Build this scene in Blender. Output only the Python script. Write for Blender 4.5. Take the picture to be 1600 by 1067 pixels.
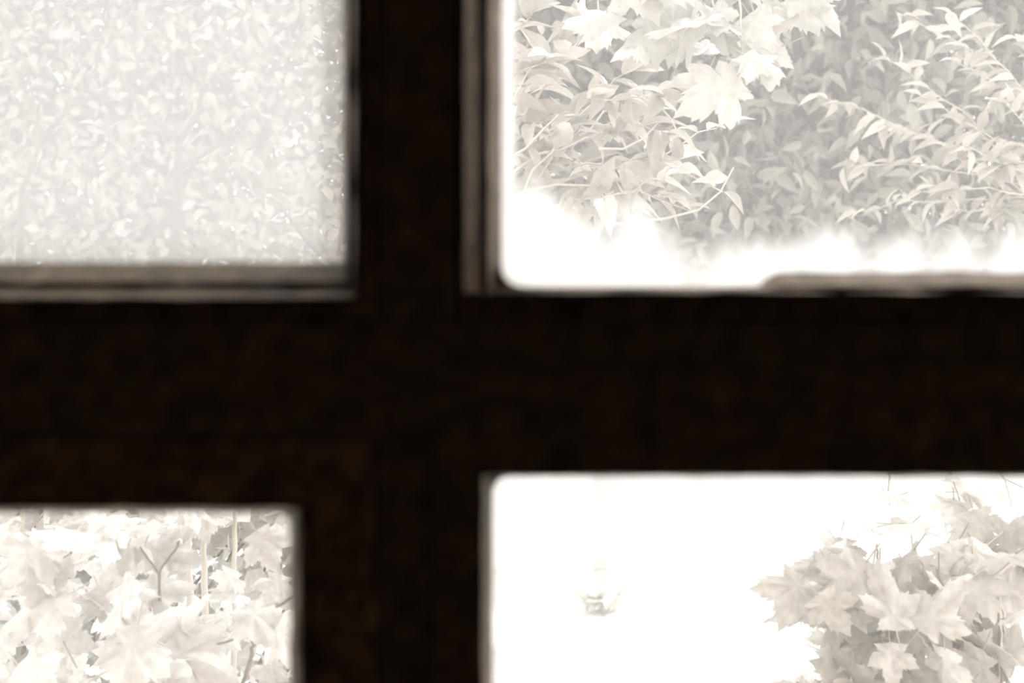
import bpy, bmesh, math, random
import numpy as np
from mathutils import Vector, Matrix

random.seed(7)
rng = np.random.default_rng(11)
for o in list(bpy.data.objects):
    bpy.data.objects.remove(o, do_unlink=True)
scene = bpy.context.scene
COL = scene.collection

# ------------------------------------------------------------------ camera, sky, light, exposure
ZC = 1.60                       # eye height
F = 1600 * 50.0 / 36.0          # focal length in pixels of the 1600 px frame
cam_d = bpy.data.cameras.new('camera')
cam_d.lens = 50.0
cam_d.sensor_width = 36.0
cam_d.clip_start = 0.02
cam_d.dof.use_dof = True
cam_d.dof.focus_distance = 3.5
cam_d.dof.aperture_fstop = 4.0
cam = bpy.data.objects.new('camera', cam_d)
cam.location = (0, -1.0, ZC)
cam.rotation_euler = (math.pi / 2, 0, 0)
COL.objects.link(cam)
scene.camera = cam

world = bpy.data.worlds.new('overcast_sky')
scene.world = world
world.use_nodes = True
bg = world.node_tree.nodes['Background']
bg.inputs[0].default_value = (1.0, 0.996, 0.99, 1)
bg.inputs[1].default_value = 3.0

sun_d = bpy.data.lights.new('hazy_sun', 'SUN')
sun_d.energy = 3.0
sun_d.angle = math.radians(6)
sun_d.color = (1.0, 0.99, 0.98)
sun = bpy.data.objects.new('hazy_sun', sun_d)
sun.rotation_euler = (math.radians(38), 0, math.radians(135))     # high, beyond the garden, to the right
sun.location = (4, 6, 9)
COL.objects.link(sun)

vs = scene.view_settings
vs.view_transform = 'Standard'
vs.look = 'None'
vs.exposure = 0.08
vs.gamma = 1.0
vs.use_curve_mapping = False

# ------------------------------------------------------------------ helpers
def at(px, py, d):
    """world point d metres in front of the eye along the ray of a photo pixel"""
    return Vector(((px - 800) / F * d, d - 1.0, ZC + (533.5 - py) / F * d))

def tag(o, label=None, cat=None, group=None, kind=None):
    if label: o['label'] = label
    if cat: o['category'] = cat
    if group: o['group'] = group
    if kind: o['kind'] = kind
    return o

def link(name, me, mat, parent=None, smooth=False):
    if mat is not None and not me.materials:
        me.materials.append(mat)
    o = bpy.data.objects.new(name, me)
    COL.objects.link(o)
    if parent is not None:
        o.parent = parent
    if smooth:
        for p in me.polygons: p.use_smooth = True
    return o

def empty(name, loc=(0, 0, 0)):
    o = bpy.data.objects.new(name, None)
    o.empty_display_size = 0.05
    o.location = loc
    COL.objects.link(o)
    return o

def box_bm(bm, x0, x1, y0, y1, z0, z1, bevel=0.0):
    vs_ = [bm.verts.new((x, y, z)) for x in (x0, x1) for y in (y0, y1) for z in (z0, z1)]
    idx = [(0, 1, 3, 2), (4, 6, 7, 5), (0, 4, 5, 1), (2, 3, 7, 6), (0, 2, 6, 4), (1, 5, 7, 3)]
    fs = [bm.faces.new([vs_[i] for i in f]) for f in idx]
    if bevel > 0:
        es = list({e for f in fs for e in f.edges})
        bmesh.ops.bevel(bm, geom=es, offset=bevel, segments=2, profile=0.6, affect='EDGES')

def box(name, mat, x0, x1, y0, y1, z0, z1, parent=None, bevel=0.0):
    bm = bmesh.new()
    box_bm(bm, x0, x1, y0, y1, z0, z1, bevel)
    bmesh.ops.recalc_face_normals(bm, faces=bm.faces)
    me = bpy.data.meshes.new(name)
    bm.to_mesh(me); bm.free()
    return link(name, me, mat, parent)

def tube_mesh(bm, pts, r0, r1, sides=6):
    pts = [Vector(p) for p in pts]
    n = len(pts)
    rings = []
    for i, p in enumerate(pts):
        t = (pts[min(i + 1, n - 1)] - pts[max(i - 1, 0)]).normalized()
        a = t.cross(Vector((0.31, 0.17, 0.93)))
        if a.length < 1e-3: a = t.cross(Vector((1, 0, 0)))
        a.normalize()
        b = t.cross(a)
        r = r0 + (r1 - r0) * i / max(1, n - 1)
        rings.append([bm.verts.new(p + (a * math.cos(k * 2 * math.pi / sides) + b * math.sin(k * 2 * math.pi / sides)) * r) for k in range(sides)])
    for i in range(n - 1):
        for k in range(sides):
            bm.faces.new((rings[i][k], rings[i][(k + 1) % sides], rings[i + 1][(k + 1) % sides], rings[i + 1][k]))
    bm.faces.new(rings[0][::-1]); bm.faces.new(rings[-1])

def bez(p0, p1, p2, p3, n=10):
    out = []
    for i in range(n + 1):
        t = i / n
        out.append(p0 * (1 - t) ** 3 + p1 * 3 * t * (1 - t) ** 2 + p2 * 3 * t * t * (1 - t) + p3 * t ** 3)
    return out

def wob(pts, amp):
    return [p + Vector((random.uniform(-amp, amp), random.uniform(-amp, amp), random.uniform(-amp, amp))) if 0 < i < len(pts) - 1 else p for i, p in enumerate(pts)]

# ------------------------------------------------------------------ materials
def new_mat(name):
    m = bpy.data.materials.new(name)
    m.use_nodes = True
    nt = m.node_tree
    for n in list(nt.nodes): nt.nodes.remove(n)
    out = nt.nodes.new('ShaderNodeOutputMaterial')
    return m, nt, out

def N(nt, t, **kw):
    n = nt.nodes.new(t)
    for k, v in kw.items(): setattr(n, k, v)
    return n

def math_n(nt, op, a, b=None, c=None, clamp=False):
    n = nt.nodes.new('ShaderNodeMath')
    n.operation = op; n.use_clamp = clamp
    for i, v in enumerate((a, b, c)):
        if v is None: continue
        if isinstance(v, (int, float)): n.inputs[i].default_value = v
        else: nt.links.new(v, n.inputs[i])
    return n.outputs[0]

def wood_mat(name, dark, mid, rough, wear=0.0, wear_col=(0.4, 0.36, 0.3, 1)):
    m, nt, out = new_mat(name)
    L = nt.links.new
    tc = N(nt, 'ShaderNodeTexCoord')
    n1 = N(nt, 'ShaderNodeTexNoise'); n1.inputs['Scale'].default_value = 55; n1.inputs['Detail'].default_value = 8; n1.inputs['Roughness'].default_value = 0.7
    L(tc.outputs['Object'], n1.inputs['Vector'])
    cr = N(nt, 'ShaderNodeValToRGB')
    cr.color_ramp.elements[0].position = 0.35; cr.color_ramp.elements[0].color = (*dark, 1)
    cr.color_ramp.elements[1].position = 0.68; cr.color_ramp.elements[1].color = (*mid, 1)
    L(n1.outputs['Fac'], cr.inputs[0])
    col = cr.outputs[0]
    if wear > 0:
        n2 = N(nt, 'ShaderNodeTexNoise'); n2.inputs['Scale'].default_value = 17; n2.inputs['Detail'].default_value = 5
        L(tc.outputs['Object'], n2.inputs['Vector'])
        f = math_n(nt, 'MULTIPLY', math_n(nt, 'SUBTRACT', n2.outputs['Fac'], 0.66 - 0.1 * wear), 14.0, clamp=True)
        mx = N(nt, 'ShaderNodeMixRGB'); L(f, mx.inputs[0]); L(col, mx.inputs[1]); mx.inputs[2].default_value = wear_col
        col = mx.outputs[0]
    b = N(nt, 'ShaderNodeBsdfPrincipled'); b.inputs['Specular IOR Level'].default_value = 0.22
    L(col, b.inputs['Base Color'])
    rr = N(nt, 'ShaderNodeMapRange'); rr.inputs['To Min'].default_value = rough - 0.12; rr.inputs['To Max'].default_value = rough + 0.15
    L(n1.outputs['Fac'], rr.inputs[0]); L(rr.outputs[0], b.inputs['Roughness'])
    bp = N(nt, 'ShaderNodeBump'); bp.inputs['Strength'].default_value = 0.35; bp.inputs['Distance'].default_value = 0.002
    L(n1.outputs['Fac'], bp.inputs['Height']); L(bp.outputs[0], b.inputs['Normal'])
    L(b.outputs[0], out.inputs[0])
    return m

def plain_mat(name, col, rough=0.9, scale=8, var=0.12, bump=0.2):
    m, nt, out = new_mat(name)
    L = nt.links.new
    tc = N(nt, 'ShaderNodeTexCoord')
    n1 = N(nt, 'ShaderNodeTexNoise'); n1.inputs['Scale'].default_value = scale; n1.inputs['Detail'].default_value = 6
    L(tc.outputs['Object'], n1.inputs['Vector'])
    cr = N(nt, 'ShaderNodeValToRGB')
    cr.color_ramp.elements[0].position = 0.3; cr.color_ramp.elements[0].color = (*[c * (1 - var) for c in col], 1)
    cr.color_ramp.elements[1].position = 0.7; cr.color_ramp.elements[1].color = (*[min(1, c * (1 + var)) for c in col], 1)
    L(n1.outputs['Fac'], cr.inputs[0])
    b = N(nt, 'ShaderNodeBsdfPrincipled'); b.inputs['Roughness'].default_value = rough
    L(cr.outputs[0], b.inputs['Base Color'])
    bp = N(nt, 'ShaderNodeBump'); bp.inputs['Strength'].default_value = bump; bp.inputs['Distance'].default_value = 0.01
    L(n1.outputs['Fac'], bp.inputs['Height']); L(bp.outputs[0], b.inputs['Normal'])
    L(b.outputs[0], out.inputs[0])
    return m

def leaf_mat(name, c0, c1, island=False, trans=0.42, rough=0.45):
    m, nt, out = new_mat(name)
    L = nt.links.new
    if island:
        rnd = N(nt, 'ShaderNodeNewGeometry').outputs['Random Per Island']
    else:
        rnd = N(nt, 'ShaderNodeObjectInfo').outputs['Random']
    cr = N(nt, 'ShaderNodeValToRGB')
    cr.color_ramp.elements[0].color = (*c0, 1); cr.color_ramp.elements[1].color = (*c1, 1)
    L(rnd, cr.inputs[0])
    b = N(nt, 'ShaderNodeBsdfPrincipled'); b.inputs['Roughness'].default_value = rough
    col = cr.outputs[0]
    if not island:
        tc = N(nt, 'ShaderNodeTexCoord')
        nz = N(nt, 'ShaderNodeTexNoise'); nz.inputs['Scale'].default_value = 5.0; nz.inputs['Detail'].default_value = 5
        L(tc.outputs['Object'], nz.inputs['Vector'])
        mr = N(nt, 'ShaderNodeMapRange'); mr.inputs['From Min'].default_value = 0.3; mr.inputs['From Max'].default_value = 0.7
        mr.inputs['To Min'].default_value = 0.80; mr.inputs['To Max'].default_value = 1.14
        L(nz.outputs['Fac'], mr.inputs[0])
        mu = N(nt, 'ShaderNodeVectorMath', operation='SCALE'); L(col, mu.inputs[0]); L(mr.outputs[0], mu.inputs['Scale'])
        col = mu.outputs[0]
        bp = N(nt, 'ShaderNodeBump'); bp.inputs['Strength'].default_value = 0.6; bp.inputs['Distance'].default_value = 0.006
        L(nz.outputs['Fac'], bp.inputs['Height']); L(bp.outputs[0], b.inputs['Normal'])
    L(col, b.inputs['Base Color'])
    tr = N(nt, 'ShaderNodeBsdfTranslucent'); L(col, tr.inputs[0])
    mx = N(nt, 'ShaderNodeMixShader'); mx.inputs[0].default_value = trans
    L(b.outputs[0], mx.inputs[1]); L(tr.outputs[0], mx.inputs[2])
    L(mx.outputs[0], out.inputs[0])
    return m

def clear_glass():
    m, nt, out = new_mat('clear_glass')
    L = nt.links.new
    t = N(nt, 'ShaderNodeBsdfTransparent'); t.inputs[0].default_value = (0.99, 0.985, 0.975, 1)
    g = N(nt, 'ShaderNodeBsdfGlossy'); g.inputs['Roughness'].default_value = 0.02
    fr = N(nt, 'ShaderNodeFresnel'); fr.inputs[0].default_value = 1.3
    mx = N(nt, 'ShaderNodeMixShader'); L(fr.outputs[0], mx.inputs[0]); L(t.outputs[0], mx.inputs[1]); L(g.outputs[0], mx.inputs[2])
    L(mx.outputs[0], out.inputs[0])
    return m

def film_glass(name, base, fog=None, blotch=0.06, col=(0.54, 0.54, 0.538)):
    """old pane clouded by a whitish film of dust; fog = dict of a condensation band along the foot of the pane (metres, world axes)"""
    m, nt, out = new_mat(name)
    L = nt.links.new
    tc = N(nt, 'ShaderNodeTexCoord')
    n1 = N(nt, 'ShaderNodeTexNoise'); n1.inputs['Scale'].default_value = 14; n1.inputs['Detail'].default_value = 6
    L(tc.outputs['Object'], n1.inputs['Vector'])
    fac = math_n(nt, 'ADD', base, math_n(nt, 'MULTIPLY', math_n(nt, 'SUBTRACT', n1.outputs['Fac'], 0.5), blotch * 2))
    if fog:
        sx = N(nt, 'ShaderNodeSeparateXYZ'); L(tc.outputs['Object'], sx.inputs[0])
        X, Z = sx.outputs[0], sx.outputs[2]
        # wisps: noise that varies quickly along the pane and slowly upwards
        mp = N(nt, 'ShaderNodeMapping'); mp.inputs['Scale'].default_value = (1.0, 1.0, 0.35)
        L(tc.outputs['Object'], mp.inputs[0])
        nw = N(nt, 'ShaderNodeTexNoise'); nw.inputs['Scale'].default_value = 26; nw.inputs['Detail'].default_value = 5; nw.inputs['Roughness'].default_value = 0.55
        L(mp.outputs[0], nw.inputs['Vector'])
        wisp = math_n(nt, 'MULTIPLY', math_n(nt, 'SUBTRACT', nw.outputs['Fac'], 0.5), fog['amp'])
        # the band stands higher in the left corner
        rise = math_n(nt, 'MULTIPLY', math_n(nt, 'SUBTRACT', fog['x_hi'], X), fog['rise'] / (fog['x_hi'] - fog['x_lo']), clamp=False)
        rise = math_n(nt, 'MINIMUM', math_n(nt, 'MAXIMUM', rise, 0.0), fog['rise'])
        top = math_n(nt, 'ADD', math_n(nt, 'ADD', fog['top'], wisp), rise)
        fb = math_n(nt, 'DIVIDE', math_n(nt, 'SUBTRACT', top, Z), fog['soft'], clamp=True)
        fl = math_n(nt, 'DIVIDE', math_n(nt, 'SUBTRACT', math_n(nt, 'ADD', fog['x_edge'], math_n(nt, 'MULTIPLY', wisp, 0.12)), X), 0.006, clamp=True)
        fg = math_n(nt, 'MAXIMUM', fb, math_n(nt, 'MULTIPLY', fl, 0.9))
        fac = math_n(nt, 'ADD', fac, math_n(nt, 'MULTIPLY', fg, fog['amount']))
    fac = math_n(nt, 'MINIMUM', math_n(nt, 'MAXIMUM', fac, 0.0), 0.95)
    t = N(nt, 'ShaderNodeBsdfTransparent'); t.inputs[0].default_value = (0.99, 0.985, 0.975, 1)
    tr = N(nt, 'ShaderNodeBsdfTranslucent'); tr.inputs[0].default_value = (*col, 1)
    if fog:
        mc = N(nt, 'ShaderNodeMixRGB'); L(fg, mc.inputs[0]); mc.inputs[1].default_value = (*col, 1); mc.inputs[2].default_value = (0.74, 0.737, 0.73, 1)
        L(mc.outputs[0], tr.inputs[0])
    mx = N(nt, 'ShaderNodeMixShader')
    L(fac, mx.inputs[0]); L(t.outputs[0], mx.inputs[1]); L(tr.outputs[0], mx.inputs[2])
    L(mx.outputs[0], out.inputs[0])
    return m

M = {}
M['frame'] = wood_mat('dark_stained_frame_wood', (0.085, 0.062, 0.040), (0.23, 0.172, 0.115), 0.6)
M['sash'] = wood_mat('aged_varnished_sash_wood', (0.10, 0.068, 0.040), (0.32, 0.23, 0.142), 0.5, wear=0.6, wear_col=(0.46, 0.36, 0.25, 1))
M['putty'] = plain_mat('brown_putty', (0.27, 0.20, 0.135), 0.7, 60, 0.35, 0.5)
M['plaster'] = plain_mat('dim_room_plaster', (0.62, 0.53, 0.43), 0.95, 5)
M['boards'] = wood_mat('floor_boards', (0.12, 0.08, 0.05), (0.24, 0.17, 0.11), 0.6)
M['render'] = plain_mat('white_render', (0.90, 0.893, 0.88), 0.95, 3, 0.03, 0.15)
M['gravel'] = plain_mat('pale_gravel', (0.74, 0.73, 0.71), 0.95, 40, 0.15, 0.4)
M['bark'] = plain_mat('grey_bark', (0.22, 0.19, 0.16), 0.9, 30, 0.35, 0.5)
M['bark_dark'] = plain_mat('dark_bark', (0.065, 0.052, 0.042), 0.95, 30, 0.3, 0.5)
M['stem'] = plain_mat('pale_green_stem', (0.52, 0.48, 0.42), 0.7, 20, 0.15, 0.2)
M['twig'] = plain_mat('brown_twig', (0.20, 0.165, 0.13), 0.8, 30, 0.25, 0.3)
M['glass'] = clear_glass()

# ------------------------------------------------------------------ room shell
WX, WZ0, WZ1 = 0.66, ZC - 0.70, ZC + 0.70        # opening of the window in the wall
WIN_Y0, WIN_Y1 = -0.10, 0.18                      # inner and outer face of that wall
RX, RB, RH = 1.7, -2.6, 2.7
bm = bmesh.new()
box_bm(bm, -RX, -WX, WIN_Y0, WIN_Y1, 0, RH)
box_bm(bm, WX, RX, WIN_Y0, WIN_Y1, 0, RH)
box_bm(bm, -WX, WX, WIN_Y0, WIN_Y1, 0, WZ0)
box_bm(bm, -WX, WX, WIN_Y0, WIN_Y1, WZ1, RH)
me = bpy.data.meshes.new('wall_front'); bm.to_mesh(me); bm.free()
tag(link('wall_front', me, M['plaster']), 'dim brown plaster wall around the old window', 'wall', kind='structure')
tag(box('wall_left', M['plaster'], -RX - 0.15, -RX, RB, WIN_Y1, 0, RH), 'dim brown side wall left of the window', 'wall', kind='structure')
tag(box('wall_right', M['plaster'], RX, RX + 0.15, RB, WIN_Y1, 0, RH), 'dim brown side wall right of the window', 'wall', kind='structure')
tag(box('wall_back', M['plaster'], -RX - 0.15, RX + 0.15, RB - 0.15, RB, 0, RH), 'dim brown wall behind the viewer', 'wall', kind='structure')
tag(box('floor', M['boards'], -RX - 0.15, RX + 0.15, RB - 0.15, WIN_Y1, -0.12, 0), 'dark board floor of the unlit room', 'floor', kind='structure')
tag(box('ceiling', M['plaster'], -RX - 0.15, RX + 0.15, RB - 0.15, WIN_Y1, RH, RH + 0.15), 'dim plaster ceiling of the unlit room', 'ceiling', kind='structure')

# ------------------------------------------------------------------ window frame: jambs, head, sill, mullion, transom
def X(px, d): return (px - 800) / F * d
def Zp(py, d): return ZC + (533.5 - py) / F * d
P = 1 / F                                          # one photo pixel in metres at 1 m
FY0, FY1 = -0.010, 0.055
frame = empty('trim_1', (0, 0, WZ0))
tag(frame, 'dark wooden cross of mullion and transom dividing the old window', 'window frame', kind='structure')
def fpart(name, *a, bevel=0.003):
    o = box(name, M['frame'], *a, bevel=bevel); o.parent = frame; o.matrix_parent_inverse = Matrix.Translation((0, 0, -WZ0)); return o
JW = 0.05
mul_x0, mul_x1 = X(588, 0.98), X(716, 0.98)
tr_z0, tr_z1 = Zp(684, 0.97), Zp(500, 0.97)
fpart('jamb', -WX, -WX + JW, FY0, FY1, WZ0, WZ1)
fpart('jamb', WX - JW, WX, FY0, FY1, WZ0, WZ1)
fpart('head', -WX + JW, WX - JW, FY0, FY1, WZ1 - JW, WZ1)
fpart('sill', -WX + JW, WX - JW, FY0 - 0.03, FY1, WZ0, WZ0 + JW)
fpart('mullion', mul_x0, mul_x1, FY0, FY1, tr_z1, WZ1 - JW)
fpart('mullion', mul_x0, mul_x1, FY0, FY1, WZ0 + JW, tr_z0)
fpart('transom', -WX + JW, WX - JW, FY0 - 0.003, FY1, tr_z0, tr_z1, bevel=0.001)

# ------------------------------------------------------------------ sashes with mitred moulded members
def sash(name, label, sight, outer, prof_y, prof_u, glass_y, film, body=None, wood=None):
    """sight / outer: (x0, x1, z0, z1); prof_u[side] = list of distances from the sight line for every profile point but the last
    two, which sit on the outer edge; side order left, right, bottom, top"""
    root = empty(name, ((outer[0] + outer[1]) / 2, 0, outer[2]))
    tag(root, label, 'window sash', kind='structure')
    inv = Matrix.Translation(-root.location)
    wid = (sight[0] - outer[0], outer[1] - sight[1], sight[2] - outer[2], outer[3] - sight[3])
    ins = (3 if body is None else 5) * P
    if body is None:
        U = [list(prof_u[s]) + [wid[s] - ins, wid[s], wid[s], 0.0] for s in range(4)]
    else:
        U = [list(prof_u[s]) + [wid[s] - ins, wid[s], wid[s], body[s], body[s], 0.0] for s in range(4)]
    Y = list(prof_y)
    K = len(Y)
    def corner(i, sx, sz):
        x = sight[0] - U[0][i] if sx == 0 else sight[1] + U[1][i]
        z = sight[2] - U[2][i] if sz == 0 else sight[3] + U[3][i]
        return (x, Y[i], z)
    for s, (a, b, nm) in enumerate((((0, 0), (0, 1), 'stile'), ((1, 0), (1, 1), 'stile'), ((0, 0), (1, 0), 'rail'), ((0, 1), (1, 1), 'rail'))):
        bm = bmesh.new()
        NSEG = 24
        rows = []
        for j in range(NSEG + 1):
            t = j / NSEG
            row = []
            for i in range(K):
                p0, p1 = Vector(corner(i, *a)), Vector(corner(i, *b))
                p = p0.lerp(p1, t)
                if 0 < j < NSEG and 0 < i < len(prof_u[0]):          # hand-worked, weathered edge
                    w = 0.0005 * math.sin(j * 2.1 + i * 1.3 + s) + random.uniform(-0.0004, 0.0004)
                    if nm == 'stile': p.x += w
                    else: p.z += w
                row.append(bm.verts.new(p))
            rows.append(row)
        for j in range(NSEG):
            for i in range(K):
                k = (i + 1) % K
                bm.faces.new((rows[j][i], rows[j][k], rows[j + 1][k], rows[j + 1][i]))
        bm.faces.new(rows[0]); bm.faces.new(rows[-1][::-1])
        bmesh.ops.recalc_face_normals(bm, faces=bm.faces)
        me = bpy.data.meshes.new(nm); bm.to_mesh(me); bm.free()
        o = link(nm, me, wood or M['sash'], root); o.matrix_parent_inverse = inv
    # pane: 3 mm glass, the film lies on its outer face
    e = 0.003
    bm = bmesh.new()
    box_bm(bm, sight[0] - 0, sight[1] + 0, glass_y, glass_y + 0.003, sight[2], sight[3])
    bmesh.ops.recalc_face_normals(bm, faces=bm.faces)
    for f in bm.faces: f.material_index = 1 if f.normal.y > 0.9 else 0
    me = bpy.data.meshes.new('pane'); bm.to_mesh(me); bm.free()
    me.materials.append(M['glass']); me.materials.append(film)
    o = link('pane', me, None, root); o.matrix_parent_inverse = inv
    return root, inv

GY = 0.026
dg = 1 + 0.014
# big moulding: slope, groove, bead, face (profile goes from glass towards the room, then round the outer edge and back)
PY = [0.022, 0.019, -0.007, 0.006, 0.004, -0.010, -0.017, -0.025, -0.006, -0.006, -0.004, 0.046, 0.046]
def big(k=1.0, q=1.0):
    return [0.0, 1 * P, 34 * P * k, 37 * P * k, 45 * P * k, 46 * P * q, 52 * P * q, 60 * P * q, 62 * P * q]
film_ul = film_glass('dusty_pane_film', 0.61, blotch=0.04)
s_ul = (-WX + JW + 0.055, X(534, dg), Zp(409, dg), WZ1 - JW - 0.055)
o_ul = (-WX + JW, mul_x0, tr_z1, WZ1 - JW)
PU = [big(), big(0.4, 0.5), big(), big()]
r_ul, i_ul = sash('window_1', 'upper left sash with milky dusty pane and dark moulded wood', s_ul, o_ul, PY, PU, GY, film_ul)

fogd = dict(top=Zp(350, dg), amp=0.09, rise=0.040, x_lo=X(800, dg), x_hi=X(1060, dg), soft=0.036, x_edge=X(812, dg), amount=0.75)
film_ur = film_glass('misted_pane_film', 0.33, fog=fogd, blotch=0.05)
s_ur = (X(784, dg), WX - JW - 0.055, Zp(447, dg), WZ1 - JW - 0.055)
o_ur = (mul_x1, WX - JW, tr_z1, WZ1 - JW)
PU = [[0, 1 * P, 20 * P, 24 * P, 30 * P, 33 * P, 44 * P, 56 * P, 60 * P], big(), [u * 0.20 for u in big()], big()]
r_ur, i_ur = sash('window_2', 'upper right sash whose pane is misted white along its foot', s_ur, o_ur, PY, PU, GY, film_ur)

# lower sashes
PY2 = [0.022, 0.016, 0.004, 0.000, -0.004, -0.012, -0.016, -0.012, -0.006, -0.006, -0.004, 0.048, 0.048]
film_ll = film_glass('slightly_dusty_pane_film', 0.20, blotch=0.04)
s_ll = (-WX + JW + 0.055, X(452, dg), WZ0 + JW + 0.06, Zp(803, dg))
o_ll = (-WX + JW, mul_x0, WZ0 + JW, tr_z0)
def small(k): return [u * P * k for u in (0, 1, 8, 10, 12, 14, 18, 22, 24)]
PU = [small(1), [u * P for u in (0, 1, 4, 8, 14, 20, 28, 38, 42)], small(1), small(1)]
r_ll, i_ll = sash('window_3', 'lower left sash with clear pane showing bright lobed leaves', s_ll, o_ll, PY2, PU, GY, film_ll)

film_lr = film_glass('nearly_clear_pane_film', 0.12, blotch=0.05)
s_lr = (X(770, dg), WX - JW - 0.045, WZ0 + JW + 0.06, Zp(745, dg))
o_lr = (X(677, 0.971), WX - JW + 0.02, WZ0 + JW + 0.004, Zp(570, 0.971))
PU = [small(0.6), small(0.6), small(0.6), small(0.5)]
# this sash stands proud of the frame: a body that fits the opening and a lip lapping over it
PY3 = [0.022, 0.014, 0.004, -0.002, -0.008, -0.014, -0.022, -0.027, -0.029, -0.029, -0.023, -0.014, -0.014, 0.046, 0.046]
r_lr, i_lr = sash('window_4', 'lower right proud sash with bright clear pane and maple leaves', s_lr, o_lr, PY3, PU, GY, film_lr, body=(s_lr[0] - mul_x1 - 0.001, 0.044, 0.055, tr_z0 - s_lr[3] - 0.001), wood=M['frame'])

# ragged strip of old putty along the foot of the upper right pane
def putty(name, root, inv, x0, x1, zb, zt, y0, y1, n, rough, step=True):
    bm = bmesh.new()
    rows = []
    h = 0
    for j in range(n + 1):
        t = j / n
        x = x0 + (x1 - x0) * t
        h = 0.7 * h + random.uniform(-rough, rough)
        top = zt + h
        if step and j < 3: top = zb + (zt - zb) * (0.35, 0.75, 0.95)[j]
        rows.append([bm.verts.new(v) for v in ((x, y0, zb), (x, y1, zb), (x, y1, top), (x, y1 - 0.003, top - 0.0004), (x, y0, zb + 0.25 * (top - zb)))])
    for j in range(n):
        for i in range(5):
            k = (i + 1) % 5
            bm.faces.new((rows[j][i], rows[j][k], rows[j + 1][k], rows[j + 1][i]))
    bm.faces.new(rows[0]); bm.faces.new(rows[-1])
    bmesh.ops.recalc_face_normals(bm, faces=bm.faces)
    me = bpy.data.meshes.new(name); bm.to_mesh(me); bm.free()
    o = link(name, me, M['putty'], root); o.matrix_parent_inverse = inv
    return o
pt = putty('putty_strip', r_ur, i_ur, X(1190, dg), s_ur[1], s_ur[2] - 0.004, Zp(423, dg), -0.006, GY - 0.0005, 60, 0.0006)
pt['label'] = 'ragged brown putty strip'

def fillet(root, inv, cx, cz, sx, sz, r, y0, y1):
    """old putty rounding a corner of the pane: concave quarter between two sight lines"""
    bm = bmesh.new()
    fr, bk = [], []
    n = 7
    ring = [(0, 0)] + [(r - r * math.cos(a), r - r * math.sin(a)) for a in [math.pi / 2 * i / n for i in range(n + 1)]]
    for u, w in ring:
        fr.append(bm.verts.new((cx + sx * u * 0.8, y0, cz + sz * w * 0.8))); bk.append(bm.verts.new((cx + sx * u, y1, cz + sz * w)))
    m = len(ring)
    for i in range(m):
        k = (i + 1) % m
        bm.faces.new((fr[i], fr[k], bk[k], bk[i]))
    bm.faces.new(fr); bm.faces.new(bk[::-1])
    bmesh.ops.recalc_face_normals(bm, faces=bm.faces)
    me = bpy.data.meshes.new('putty_corner'); bm.to_mesh(me); bm.free()
    o = link('putty_corner', me, M['putty'], root); o.matrix_parent_inverse = inv
fillet(r_ur, i_ur, s_ur[0], s_ur[2], 1, 1, 34 * P, 0.010, GY - 0.0004)
fillet(r_lr, i_lr, s_lr[0], s_lr[3], 1, -1, 30 * P, 0.010, GY - 0.0004)
fillet(r_ll, i_ll, s_ll[1], s_ll[3], -1, -1, 14 * P, 0.014, GY - 0.0004)

# ------------------------------------------------------------------ garden: gravel, white wall
tag(box('ground', M['gravel'], -14, 14, WIN_Y1, 16, -0.15, 0.0), 'pale gravel ground of the bright garden', 'ground', kind='structure')
WY = 9.0
gw = box('wall_garden', M['render'], -12, 13, WY, WY + 0.3, 0, 2.3)
tag(gw, 'bright white rendered wall at the end of the garden', 'wall', kind='structure')
box('pilaster', M['render'], X(852, WY + 1), X(925, WY + 1), WY - 0.12, WY, 0, 2.3, parent=gw, bevel=0.01)
box('coping', M['render'], -12.1, 13.1, WY - 0.16, WY + 0.4, 2.3, 2.42, parent=gw, bevel=0.01)

# ------------------------------------------------------------------ leaves
def fan_mesh(name, outline, centre, zf, mat, stem=None, smooth=True):
    """flat outline (x across, y along) turned into a cupped, veined blade; stem = length of the stalk below the base"""
    vs_ = [(centre[0], centre[1], zf(*centre))]
    mid = [((x + centre[0]) / 2, (y + centre[1]) / 2) for x, y in outline]
    n = len(outline)
    vs_ += [(x, y, zf(x, y)) for x, y in mid]
    vs_ += [(x, y, zf(x, y)) for x, y in outline]
    fs = []
    for i in range(n):
        k = (i + 1) % n
        fs.append((0, 1 + i, 1 + k))
        fs.append((1 + i, 1 + n + i, 1 + n + k, 1 + k))
    if stem:
        b = len(vs_); w = 0.012
        y0 = min(y for x, y in outline if abs(x) < 0.05)
        vs_ += [(-w, y0 + 0.05, 0.004), (w, y0 + 0.05, 0.004), (w, y0 - stem, 0.06), (-w, y0 - stem, 0.06), (0, y0 + 0.05, -0.016), (0, y0 - stem, 0.04)]
        fs += [(b, b + 1, b + 2, b + 3), (b + 1, b + 4, b + 5, b + 2), (b + 4, b, b + 3, b + 5)]
    me = bpy.data.meshes.new(name)
    me.from_pydata(vs_, [], fs)
    me.materials.append(mat)
    if smooth:
        for p in me.polygons: p.use_smooth = True
    me.update()
    return me

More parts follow.
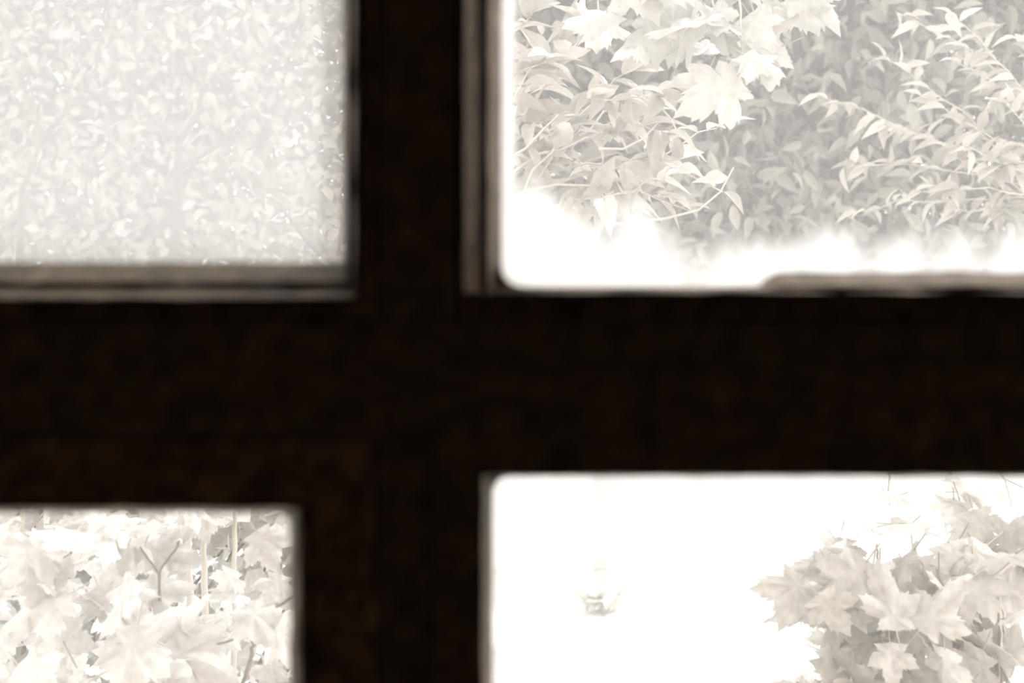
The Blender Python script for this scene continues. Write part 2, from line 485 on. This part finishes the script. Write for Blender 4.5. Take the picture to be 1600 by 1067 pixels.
def lobed_outline(var, depth=0.42):
    """five-lobed toothed leaf, unit length about 1"""
    r = random.Random(var)
    lobes = [(-118, 0.42), (-62, 0.68), (0, 0.86), (62, 0.68), (118, 0.42)]
    pts = [(0.0, -0.02)]
    prev = None
    seq = []
    for i, (a, l) in enumerate(lobes):
        a += r.uniform(-6, 6); l *= r.uniform(0.9, 1.08)
        wd = 21 if abs(a) > 100 else 24
        seq.append((a - wd * 1.12, l * (1 - depth)))
        for q, k in ((-0.92, 0.80), (-0.80, 0.74), (-0.58, 0.93), (-0.48, 0.85), (-0.2, 0.99), (0.0, 1.10), (0.2, 0.97), (0.48, 0.86), (0.58, 0.92), (0.80, 0.73), (0.92, 0.79)):
            seq.append((a + wd * q, l * k * r.uniform(0.95, 1.04)))
        seq.append((a + wd * 1.12, l * (1 - depth)))
    for a, l in seq:
        t = math.radians(a)
        pts.append((-math.sin(t) * -l, 0.22 + math.cos(t) * l))
    return pts

def lobed_mesh(var, mat, curl=0.25, depth=0.42):
    r = random.Random(var * 7 + 1)
    tilt = r.uniform(-0.12, 0.12); cu = curl * r.uniform(0.6, 1.4); tw = r.uniform(-0.15, 0.15)
    def zf(x, y):
        ang = math.atan2(x, y - 0.22)
        return -cu * (x * x * 0.9 + (y - 0.22) ** 2 * 0.7) + 0.09 * math.cos(ang * 5.8) * math.hypot(x, y - .22) + 0.035 * math.sin(9 * x + var) * math.cos(8 * y + var * 2) + tilt * x + tw * x * y
    return fan_mesh('leaf', lobed_outline(var, depth), (0, 0.22), zf, mat, stem=0.35)

def lance_mesh(var, mat, width=0.19, curl=0.5, stem=0.12):
    r = random.Random(var * 5 + 3)
    cu = curl * r.uniform(0.5, 1.5); tw = r.uniform(-0.5, 0.5)
    prof = [(0, 0.0), (0.10, 0.45), (0.25, 0.85), (0.42, 1.0), (0.6, 0.86), (0.78, 0.52), (0.92, 0.18)]
    right = [(width * w * r.uniform(0.93, 1.07), y) for y, w in prof[1:]]
    out = [(0, 0)] + right + [(0, 1.0)] + [(-x, y) for x, y in right[::-1]]
    def zf(x, y): return -cu * y * y * 0.5 + 0.55 * abs(x) + tw * x * y
    return fan_mesh('leaf', out, (0, 0.45), zf, mat, stem=stem)

def oval_mesh(var, mat, width=0.3):
    r = random.Random(var * 3 + 2)
    cu = r.uniform(0.1, 0.5)
    vs_ = [(0, 0, 0), (width, 0.3, 0.06), (width * 0.85, 0.68, 0.0), (0, 1, -cu * 0.5), (-width * 0.85, 0.68, 0.0), (-width, 0.3, 0.06), (0, 0.5, -0.06)]
    fs = [(0, 1, 6), (1, 2, 6), (2, 3, 6), (3, 4, 6), (4, 5, 6), (5, 0, 6)]
    me = bpy.data.meshes.new('leaf')
    me.from_pydata(vs_, [], fs); me.materials.append(mat); me.update()
    for p in me.polygons: p.use_smooth = True
    return me

def frames(n, face=(0, -0.55, 0.65), spread=0.75, droop=0.45):
    """n random leaf orientations: columns across, tip, normal"""
    f = np.array(face)[None] + rng.normal(0, spread, (n, 3))
    f /= np.linalg.norm(f, axis=1, keepdims=True)
    t = rng.normal(0, 1, (n, 3)); t[:, 2] -= droop * 2
    t -= (t * f).sum(1, keepdims=True) * f
    t /= np.linalg.norm(t, axis=1, keepdims=True)
    x = np.cross(t, f)
    return np.stack([x, t, f], axis=2)

def place_leaves(root, meshes, pts, Rm, sc, name='leaf'):
    base = [None] * len(meshes)
    loc = root.location
    for i in range(len(pts)):
        v = i % len(meshes)
        if base[v] is None:
            o = bpy.data.objects.new(name, meshes[v]); base[v] = o
        else:
            o = base[v].copy()
        COL.objects.link(o)
        o.parent = root
        m = Matrix([list(Rm[i][r] * sc[i]) + [pts[i][r] - loc[r]] for r in range(3)] + [[0, 0, 0, 1]])
        o.matrix_local = m

def mass(root, mesh, pts, Rm, sc, mat, name='foliage'):
    tv = np.array([v.co[:] for v in mesh.vertices])
    tf = [list(p.vertices) for p in mesh.polygons]
    n, k = len(pts), len(tv)
    V = np.einsum('nij,kj->nki', Rm, tv) * np.asarray(sc)[:, None, None] + (np.asarray(pts) - np.array(root.location))[:, None, :]
    V = V.reshape(-1, 3)
    # all template faces are triangles or quads
    loops, starts, tot = [], [], 0
    for f in tf:
        starts.append(tot); tot += len(f); loops += f
    loops = np.array(loops); starts = np.array(starts)
    allloops = (loops[None] + (np.arange(n) * k)[:, None]).reshape(-1)
    allstarts = (starts[None] + (np.arange(n) * tot)[:, None]).reshape(-1)
    me = bpy.data.meshes.new(name)
    me.vertices.add(len(V)); me.vertices.foreach_set('co', V.reshape(-1))
    me.loops.add(len(allloops)); me.loops.foreach_set('vertex_index', allloops.astype(np.int32))
    me.polygons.add(len(allstarts)); me.polygons.foreach_set('loop_start', allstarts.astype(np.int32))
    me.update(calc_edges=True); me.validate()
    me.polygons.foreach_set('use_smooth', np.ones(len(me.polygons), dtype=bool))
    o = link(name, me, mat, root)
    o['kind'] = 'stuff'
    return o

def branch(root, name, mat, pts, r0, r1, sides=7):
    bm = bmesh.new()
    loc = Vector(root.location)
    tube_mesh(bm, [Vector(p) - loc for p in pts], r0, r1, sides)
    bmesh.ops.recalc_face_normals(bm, faces=bm.faces)
    me = bpy.data.meshes.new(name); bm.to_mesh(me); bm.free()
    return link(name, me, mat, root, smooth=True)

def visible_order(pts, need=300, boxes=None):
    """indices sorted so that points inside the photo frame and near come first"""
    p = np.asarray(pts)
    d = p[:, 1] + 1
    px = 800 + p[:, 0] / d * F
    py = 533.5 - (p[:, 2] - ZC) / d * F
    inside = np.zeros(len(p), bool)
    for (x0, y0, x1, y1) in boxes:
        inside |= (px > x0) & (px < x1) & (py > y0) & (py < y1)
    key = d + np.where(inside, 0, 100)
    return np.argsort(key)

LM = {}
def lm(key, c0, c1, **k):
    LM[key] = leaf_mat(key + '_leaf', c0, c1, **k); LM[key + '_m'] = leaf_mat(key + '_foliage', c0, c1, island=True, **k)
lm('fine', (0.36, 0.335, 0.305), (0.52, 0.49, 0.455))
lm('long', (0.34, 0.31, 0.27), (0.60, 0.56, 0.51), rough=0.35)
lm('back', (0.26, 0.24, 0.20), (0.46, 0.43, 0.38))
lm('lobed', (0.50, 0.48, 0.458), (0.83, 0.815, 0.795))
lm('maple', (0.37, 0.348, 0.322), (0.62, 0.60, 0.572))
lm('low', (0.78, 0.76, 0.73), (0.86, 0.84, 0.81))

# ---- crown of the small-leaved tree seen through the upper left pane
def crown_tree(name, label, group, trunk_px, d0, px_r, py_r, depth, n_cl, per, size, key, meshes, boxes, trunk_r, cl_r=0.22, spread=0.75, droop=0.45):
    base = at(trunk_px, 533, d0); base.z = 0
    root = empty(name, base)
    tag(root, label, 'tree', group)
    c_top = at(trunk_px, (py_r[0] + py_r[1]) / 2, d0)
    tp = wob(bez(base, base + Vector((0.05, 0, 0.8)), c_top - Vector((0.08, 0, 0.9)), c_top, 12), 0.02)
    branch(root, 'trunk', M['bark'], tp, trunk_r, trunk_r * 0.45, 9)
    cl = []
    for i in range(n_cl):
        px, py = random.uniform(*px_r), random.uniform(*py_r)
        d = d0 + random.triangular(-depth / 2, depth, -depth / 4)
        cl.append(at(px, py, d))
    for i, c in enumerate(cl[:46]):
        s = tp[random.randint(5, 12)]
        mid = (s + c) / 2 + Vector((random.uniform(-.1, .1), random.uniform(-.1, .1), random.uniform(-.05, .2)))
        branch(root, 'branch', M['bark'], wob(bez(s, s.lerp(mid, .6), mid, c, 9), 0.018), trunk_r * 0.3, 0.003, 6)
    C = np.array([c[:] for c in cl])
    pts = np.repeat(C, per, axis=0) + rng.normal(0, cl_r, (n_cl * per, 3))
    Rm = frames(len(pts), spread=spread, droop=droop)
    sc = size * rng.uniform(0.6, 1.25, len(pts))
    order = visible_order(pts, boxes=boxes)
    a, b = order[:300], order[300:]
    place_leaves(root, meshes, pts[a], Rm[a], sc[a])
    mass(root, meshes[0], pts[b], Rm[b], sc[b], LM[key + '_m'])
    return root

ov_fine = [oval_mesh(i, LM['fine'], 0.28) for i in range(4)]
ul_tree = crown_tree('small_leaved_tree', 'small-leaved tree seen faintly through the milky upper left pane', 'trees in the garden', 268, 5.2,
           (-420, 640), (-420, 480), 1.0, 900, 80, 0.046, 'fine', ov_fine, [(0, 0, 530, 410)], 0.075)
for q, r0 in (([(268, 470), (280, 350), (284, 270), (272, 215), (238, 182), (200, 140), (170, 80)], 0.022), ([(278, 225), (300, 180), (322, 140), (330, 60)], 0.012),
              ([(272, 330), (235, 290), (215, 250), (160, 230)], 0.010), ([(284, 262), (340, 235), (380, 190), (430, 165)], 0.010), ([(500, 400), (455, 350), (430, 325), (380, 290)], 0.008),
              ([(30, 420), (40, 300), (60, 220), (45, 120)], 0.014), ([(60, 220), (110, 160), (150, 110), (158, 60)], 0.009), ([(322, 140), (270, 90), (240, 10)], 0.009)):
    branch(ul_tree, 'branch', M['bark_dark'], wob([at(a, b, 4.05) for a, b in q], 0.014), r0 * 0.85, r0 * 0.25, 7)
ov_back = [lance_mesh(20 + i, LM['back'], 0.2, 0.5, stem=None) for i in range(4)]
crown_tree('narrow_leaved_tree', 'dense narrow-leaved tree filling the background of the upper right pane', 'trees in the garden', 722, 7.4,
           (690, 2050), (-420, 430), 1.5, 1000, 48, 0.125, 'back', ov_back, [(800, 0, 1600, 360)], 0.085)

# ---- shrub with long arching leaves, stem rising behind the mullion
def long_shrub(name, label, stem_px, d0, targets, key, size, per, seed, group, wd=0.23):
    random.seed(seed)
    base = at(stem_px, 533, d0); base.z = 0
    root = empty(name, base)
    tag(root, label, 'shrub', group)
    top = at(stem_px, 330, d0)
    sp = wob(bez(base, base + Vector((0, 0, .6)), top - Vector((0, 0, .5)), top, 12), 0.004)
    branch(root, 'stem', M['bark'], sp, 0.035, 0.012, 8)
    meshes = [lance_mesh(40 + seed + i, LM[key], wd, 0.75) for i in range(6)]
    pts, Rs = [], []
    for (px, py, dd) in targets:
        c = at(px, py, d0 + dd)
        s = sp[random.randint(9, 12)]
        mid = s.lerp(c, 0.5) + Vector((0, random.uniform(-.05, .05), random.uniform(0.04, 0.16)))
        bp = wob(bez(s, s.lerp(mid, .7), mid.lerp(c, .4) + Vector((0, 0, .06)), c, 12), 0.012)
        branch(root, 'branch', M['stem'], bp, 0.0045, 0.0015, 6)
        for k in range(per):
            t = 1 - (k / per) * 0.45
            j = t * 12
            i0 = min(11, int(j)); p = bp[i0].lerp(bp[i0 + 1], j - i0)
            out = Vector((random.choice((-1, 1)) * random.uniform(0.2, 1.0), random.uniform(-0.8, 0.5), random.uniform(-0.75, 0.55))) + (c - s).normalized() * 0.5
            out.normalize()
            nrm = Vector((random.gauss(0, .4), -0.5 + random.gauss(0, .4), 0.8))
            nrm = (nrm - nrm.dot(out) * out).normalized()
            x = out.cross(nrm)
            pts.append(p[:]); Rs.append(np.array([x[:], out[:], nrm[:]]).T)
    pts = np.array(pts); Rs = np.array(Rs)
    n = min(300, len(pts))
    place_leaves(root, meshes, pts[:n], Rs[:n], size * rng.uniform(0.7, 1.2, n))
    return root
tg = [(860, 90, 0), (900, 40, .2), (930, 150, -.05), (985, 110, 0), (1040, 150, -.1), (1045, 205, 0), (1010, 245, .05), (905, 205, .1), (850, 190, 0), (870, 300, .05),
      (960, 320, 0), (1040, 285, -.1), (1065, 250, .05), (830, 20, .1), (960, 10, .2), (1080, 330, 0), (1130, 300, .1), (870, 250, .15), (1000, 180, .2), (930, 260, .2), (1120, 200, .35), (1100, 130, .3), (845, 140, .3)]
long_shrub('long_leaved_shrub', 'shrub with long arching leaves at the left of the upper right pane', 702, 3.4, tg, 'long', 0.098, 10, 3, 'shrubs in the garden')
_lr = bpy.data.objects['long_leaved_shrub']
for q in ([(960, 350), (1040, 342), (1090, 328), (1125, 300), (1146, 262)], [(935, 232), (975, 232), (1005, 218), (1028, 192)], [(1000, 150), (1030, 165), (1050, 190), (1062, 215)]):
    branch(_lr, 'stem', M['stem'], wob([at(a, b, 3.3) for a, b in q], 0.002), 0.0032, 0.0018, 6)
tg = [(1380, 190, .2), (1440, 150, .1), (1500, 100, .2), (1560, 150, 0), (1590, 60, .1), (1480, 230, 0), (1540, 260, 0), (1590, 230, .1), (1430, 300, .1), (1560, 330, .1),
      (1640, 120, 0), (1650, 280, .1), (1380, 90, .3), (1320, 260, .3), (1480, 20, .2), (1400, 20, .4), (1500, 330, .2), (1340, 330, .3), (1280, 150, .4)]
long_shrub('long_leaved_shrub', 'shrub with long narrow leaves at the right of the upper right pane', 1790, 5.2, tg, 'long', 0.095, 15, 8, 'shrubs in the garden', 0.2)

# ---- maple: trunk out of frame on the right, one cluster low, one limb over the top
random.seed(21)
mb = at(1790, 533, 2.9); mb.z = 0
maple = empty('maple_tree', mb)
tag(maple, 'maple with lobed toothed leaves in front of the white wall, lower right pane', 'tree', 'trees in the garden')
mt = at(1790, 100, 2.9)
mtp = wob(bez(mb, mb + Vector((0, 0, .8)), mt - Vector((0.05, 0, .6)), mt, 14), 0.008)
branch(maple, 'trunk', M['bark'], mtp, 0.045, 0.02, 10)
ml = [lobed_mesh(i, LM['maple'], 0.34, depth=0.34) for i in range(8)]
pts, sizes = [], []
def main_limb(pxs, r0):
    ps = [at(*q) for q in pxs]
    out = []
    for i in range(len(ps) - 1):
        for k in range(4): out.append(ps[i].lerp(ps[i + 1], k / 4))
    out.append(ps[-1])
    branch(maple, 'limb', M['stem'], wob(out, 0.004), r0, 0.002, 7)
    return out
limb_low = main_limb([(1790, 960, 2.9), (1660, 938, 2.86), (1560, 932, 2.84), (1500, 922, 2.84), (1420, 960, 2.84), (1340, 975, 2.84)], 0.0055)
limb_mid = main_limb([(1790, 800, 2.9), (1680, 740, 3.1), (1560, 735, 3.3), (1450, 735, 3.4), (1390, 740, 3.4)], 0.006)
limb_top = main_limb([(1790, 130, 2.9), (1700, -60, 2.95), (1500, -110, 3.0), (1250, -90, 3.1), (1050, -40, 3.15)], 0.014)
def limb(near, c, r0=0.0035):
    start = min(near, key=lambda q: (q - c).length)
    mid = start.lerp(c, 0.5) + Vector((0, random.uniform(-.04, .04), random.uniform(-.02, .08)))
    bp = wob(bez(start, start.lerp(mid, .7), mid.lerp(c, .4), c, 10), 0.002)
    branch(maple, 'branch', M['stem'], bp, r0, 0.0014, 6)
low_c = [(1275, 912, 0), (1310, 862, .05), (1330, 900, -.05), (1370, 850, .05), (1325, 950, .1), (1390, 930, .05), (1440, 880, 0), (1410, 980, -.1), (1450, 1010, -.08),
         (1350, 1010, .05), (1310, 1050, .05), (1330, 1065, 0), (1500, 900, .05), (1540, 850, .1), (1530, 950, 0), (1570, 1000, .05), (1480, 1060, -.05), (1400, 1080, 0),
         (1560, 1070, 0), (1500, 980, .1), (1520, 840, .1), (1580, 880, .1), (1300, 1095, .1), (1360, 1120, 0), (1460, 1130, 0), (1310, 1150, 0), (1560, 1150, 0), (1410, 900, .1), (1350, 950, .1),(1470, 930, .12)]
for (px, py, dd) in low_c:
    c = at(px, py, 2.75 + dd)
    limb(limb_low, c)
    for k in range(3):
        pts.append([c.x + random.gauss(0, .030), c.y + random.gauss(0, .05), c.z + random.gauss(0, .028)]); sizes.append(random.uniform(0.075, 0.125))
for (px, py, dd) in [(1390, 790, .5), (1500, 785, .5), (1580, 790, .5)]:
    c = at(px, py, 2.9 + dd); limb(limb_mid, c)
    for k in range(2):
        pts.append([c.x + random.gauss(0, .04), c.y + random.gauss(0, .05), c.z + random.gauss(0, .03)]); sizes.append(random.uniform(0.09, 0.13))
for (px, py, dd) in [(1020, 45, 0), (1050, 75, -.05), (1095, 30, .05), (1130, 85, 0), (1160, 100, 0), (1080, 0, 0), (1180, 30, .05), (1140, 20, .05), (1210, 60, .1), (970, 20, .1), (1000, -40, 0),
                     (1120, -60, 0), (1240, -40, 0), (1230, -90, .1)]:
    c = at(px, py, 3.1 + dd); limb(limb_top, c)
    for k in range(2):
        pts.append([c.x + random.gauss(0, .035), c.y + random.gauss(0, .05), c.z + random.gauss(0, .03)]); sizes.append(random.uniform(0.09, 0.15))
pts = np.array(pts)
FR = frames(len(pts), face=(-0.1, -0.7, 0.45), spread=0.5, droop=0.7)
n_low = len(low_c) * 3
FR[n_low:n_low + 6] = frames(6, face=(0.35, 0.25, 0.9), spread=0.2, droop=0.3)
place_leaves(maple, ml, pts, FR, sizes)

# ---- lobed-leaf thicket below left
random.seed(5)
tb = at(250, 533, 2.7); tb.z = 0
th = empty('lobed_leaf_shrub', tb)
tag(th, 'shrub with broad lobed leaves and thin dark twigs, lower left pane', 'shrub', 'shrubs in the garden')
stem_lines = []
def stem(pxs, d, r, mat, root=th, rooted=True, nm='stem'):
    ps = [at(px, py, d) for px, py in pxs]
    if rooted:
        g = ps[0].copy(); g.z = 0.0; g.x = tb.x + (g.x - tb.x) * 0.35
        ps = [g, g.lerp(ps[0], 0.5) + Vector((0.01, 0, 0))] + ps
    out = []
    for i in range(len(ps) - 1):
        for k in range(4): out.append(ps[i].lerp(ps[i + 1], k / 4))
    out.append(ps[-1])
    branch(root, nm, mat, wob(out, 0.0025), r, r * 0.45, 7)
    stem_lines.append(out)
stem([(380, 1067), (392, 1020), (398, 995), (428, 948), (470, 925), (520, 905)], 2.55, 0.0052, M['twig'])
stem([(398, 995), (350, 1003), (305, 1008)], 2.55, 0.003, M['twig'], rooted=False, nm='twig')
stem([(254, 1040), (252, 960), (248, 900), (252, 888), (272, 862), (281, 845)], 2.6, 0.0042, M['twig'])
stem([(248, 896), (225, 865), (212, 838)], 2.6, 0.0028, M['twig'], rooted=False, nm='twig')
stem([(370, 900), (395, 880)], 2.62, 0.002, M['twig'], rooted=False, nm='twig')
stem([(190, 1090), (186, 960), (184, 870), (186, 780)], 2.9, 0.010, M['stem'])
stem([(300, 1090), (297, 950), (293, 850), (300, 760)], 2.95, 0.011, M['stem'])
stem([(322, 1090), (320, 930), (318, 840), (314, 770)], 3.0, 0.011, M['stem'])
stem([(366, 1090), (366, 920), (366, 830), (370, 760)], 3.0, 0.009, M['stem'])
stem([(60, 1090), (50, 960), (30, 860), (40, 780)], 2.9, 0.009, M['stem'])
stem([(-120, 1090), (-130, 900), (-100, 780)], 2.8, 0.009, M['stem'])
lb = [lobed_mesh(50 + i, LM['lobed'], 0.30, depth=0.26) for i in range(8)]
pts, sizes = [], []
for i in range(330):
    px, py = random.uniform(-330, 560), random.uniform(760, 1180)
    if px > 330 and random.random() < 0.6: continue
    d = random.uniform(2.5, 3.25)
    pts.append(at(px, py, d)[:]); sizes.append(random.uniform(0.05, 0.095) * (1.0 if px < 330 else 0.75))
for (px, py, s_) in [(75, 845, .1), (120, 830, .1), (200, 830, .1), (105, 930, .12), (165, 955, .15), (215, 980, .14), (100, 1005, .14), (80, 1040, .15), (180, 1040, .17), (260, 1010, .13), (250, 1045, .14), (60, 900, .09),
                     (385, 945, .09), (430, 975, .09), (210, 905, .10), (30, 1040, .11), (300, 1050, .11), (400, 830, .07)]:
    pts.append(at(px, py, 2.5 + random.uniform(-.06, .06))[:]); sizes.append(s_)
pts = np.array(pts[-18:] + pts[:-18])[:300]; sizes = (sizes[-18:] + sizes[:-18])[:300]
place_leaves(th, lb, pts, frames(len(pts), face=(0.05, -0.6, 0.7), spread=0.45, droop=0.6), sizes)

# pale thicket behind it, against the wall
random.seed(9)
hb = at(120, 533, 3.75); hb.z = 0
hedge = empty('pale_leaved_bush', hb)
tag(hedge, 'pale small-leaved bush standing behind the lobed leaves, lower left pane', 'shrub', 'shrubs in the garden')
cl = []
for i in range(170):
    px, py = random.uniform(-450, 600), random.uniform(700, 1200)
    c = at(px, py, 3.75 + random.uniform(-.15, .25)); c.z = max(c.z, 0.15)
    cl.append(c)
for c in cl[:24]:
    s = Vector((hb.x + random.uniform(-.25, .25), hb.y + random.uniform(-.2, .2), 0.0))
    branch(hedge, 'stem', M['twig'], wob(bez(s, s + Vector((0, 0, .3)), s.lerp(c, .7) + Vector((0, 0, .1)), c, 8), 0.01), 0.012, 0.002, 6)
C = np.array([c[:] for c in cl])
pts = np.repeat(C, 26, axis=0) + rng.normal(0, 0.11, (len(cl) * 26, 3)); pts[:, 2] = np.maximum(pts[:, 2], 0.05)
Rm = frames(len(pts)); sc = 0.07 * rng.uniform(0.6, 1.25, len(pts))
order = visible_order(pts, boxes=[(0, 800, 450, 1067)])
hb_m = [oval_mesh(70 + i, LM['lobed'], 0.36) for i in range(4)]
place_leaves(hedge, hb_m, pts[order[:300]], Rm[order[:300]], sc[order[:300]])
mass(hedge, hb_m[0], pts[order[300:]], Rm[order[300:]], sc[order[300:]], LM['lobed_m'])

# small pale tuft at the foot of the garden wall
random.seed(13)
lp_ = at(938, 533, 8.4); lp_.z = 0
low = empty('low_plant', lp_)
tag(low, 'small pale plant at the foot of the white wall', 'plant')
lw = [lance_mesh(90 + i, LM['low'], 0.22, 0.9) for i in range(3)]
n = 26
pts = np.array([[lp_.x + random.gauss(0, .05), lp_.y + random.gauss(0, .05), 0.02] for _ in range(n)])
Rs = []
for i in range(n):
    a = random.uniform(0, 2 * math.pi); e = random.uniform(0.5, 1.3)
    out = Vector((math.cos(a) * math.cos(e), math.sin(a) * math.cos(e), math.sin(e)))
    nr = Vector((0, 0, 1)) - out * out.z; nr.normalize()
    x = out.cross(nr); Rs.append(np.array([x[:], out[:], nr[:]]).T)
place_leaves(low, lw, pts, np.array(Rs), rng.uniform(0.14, 0.26, n))
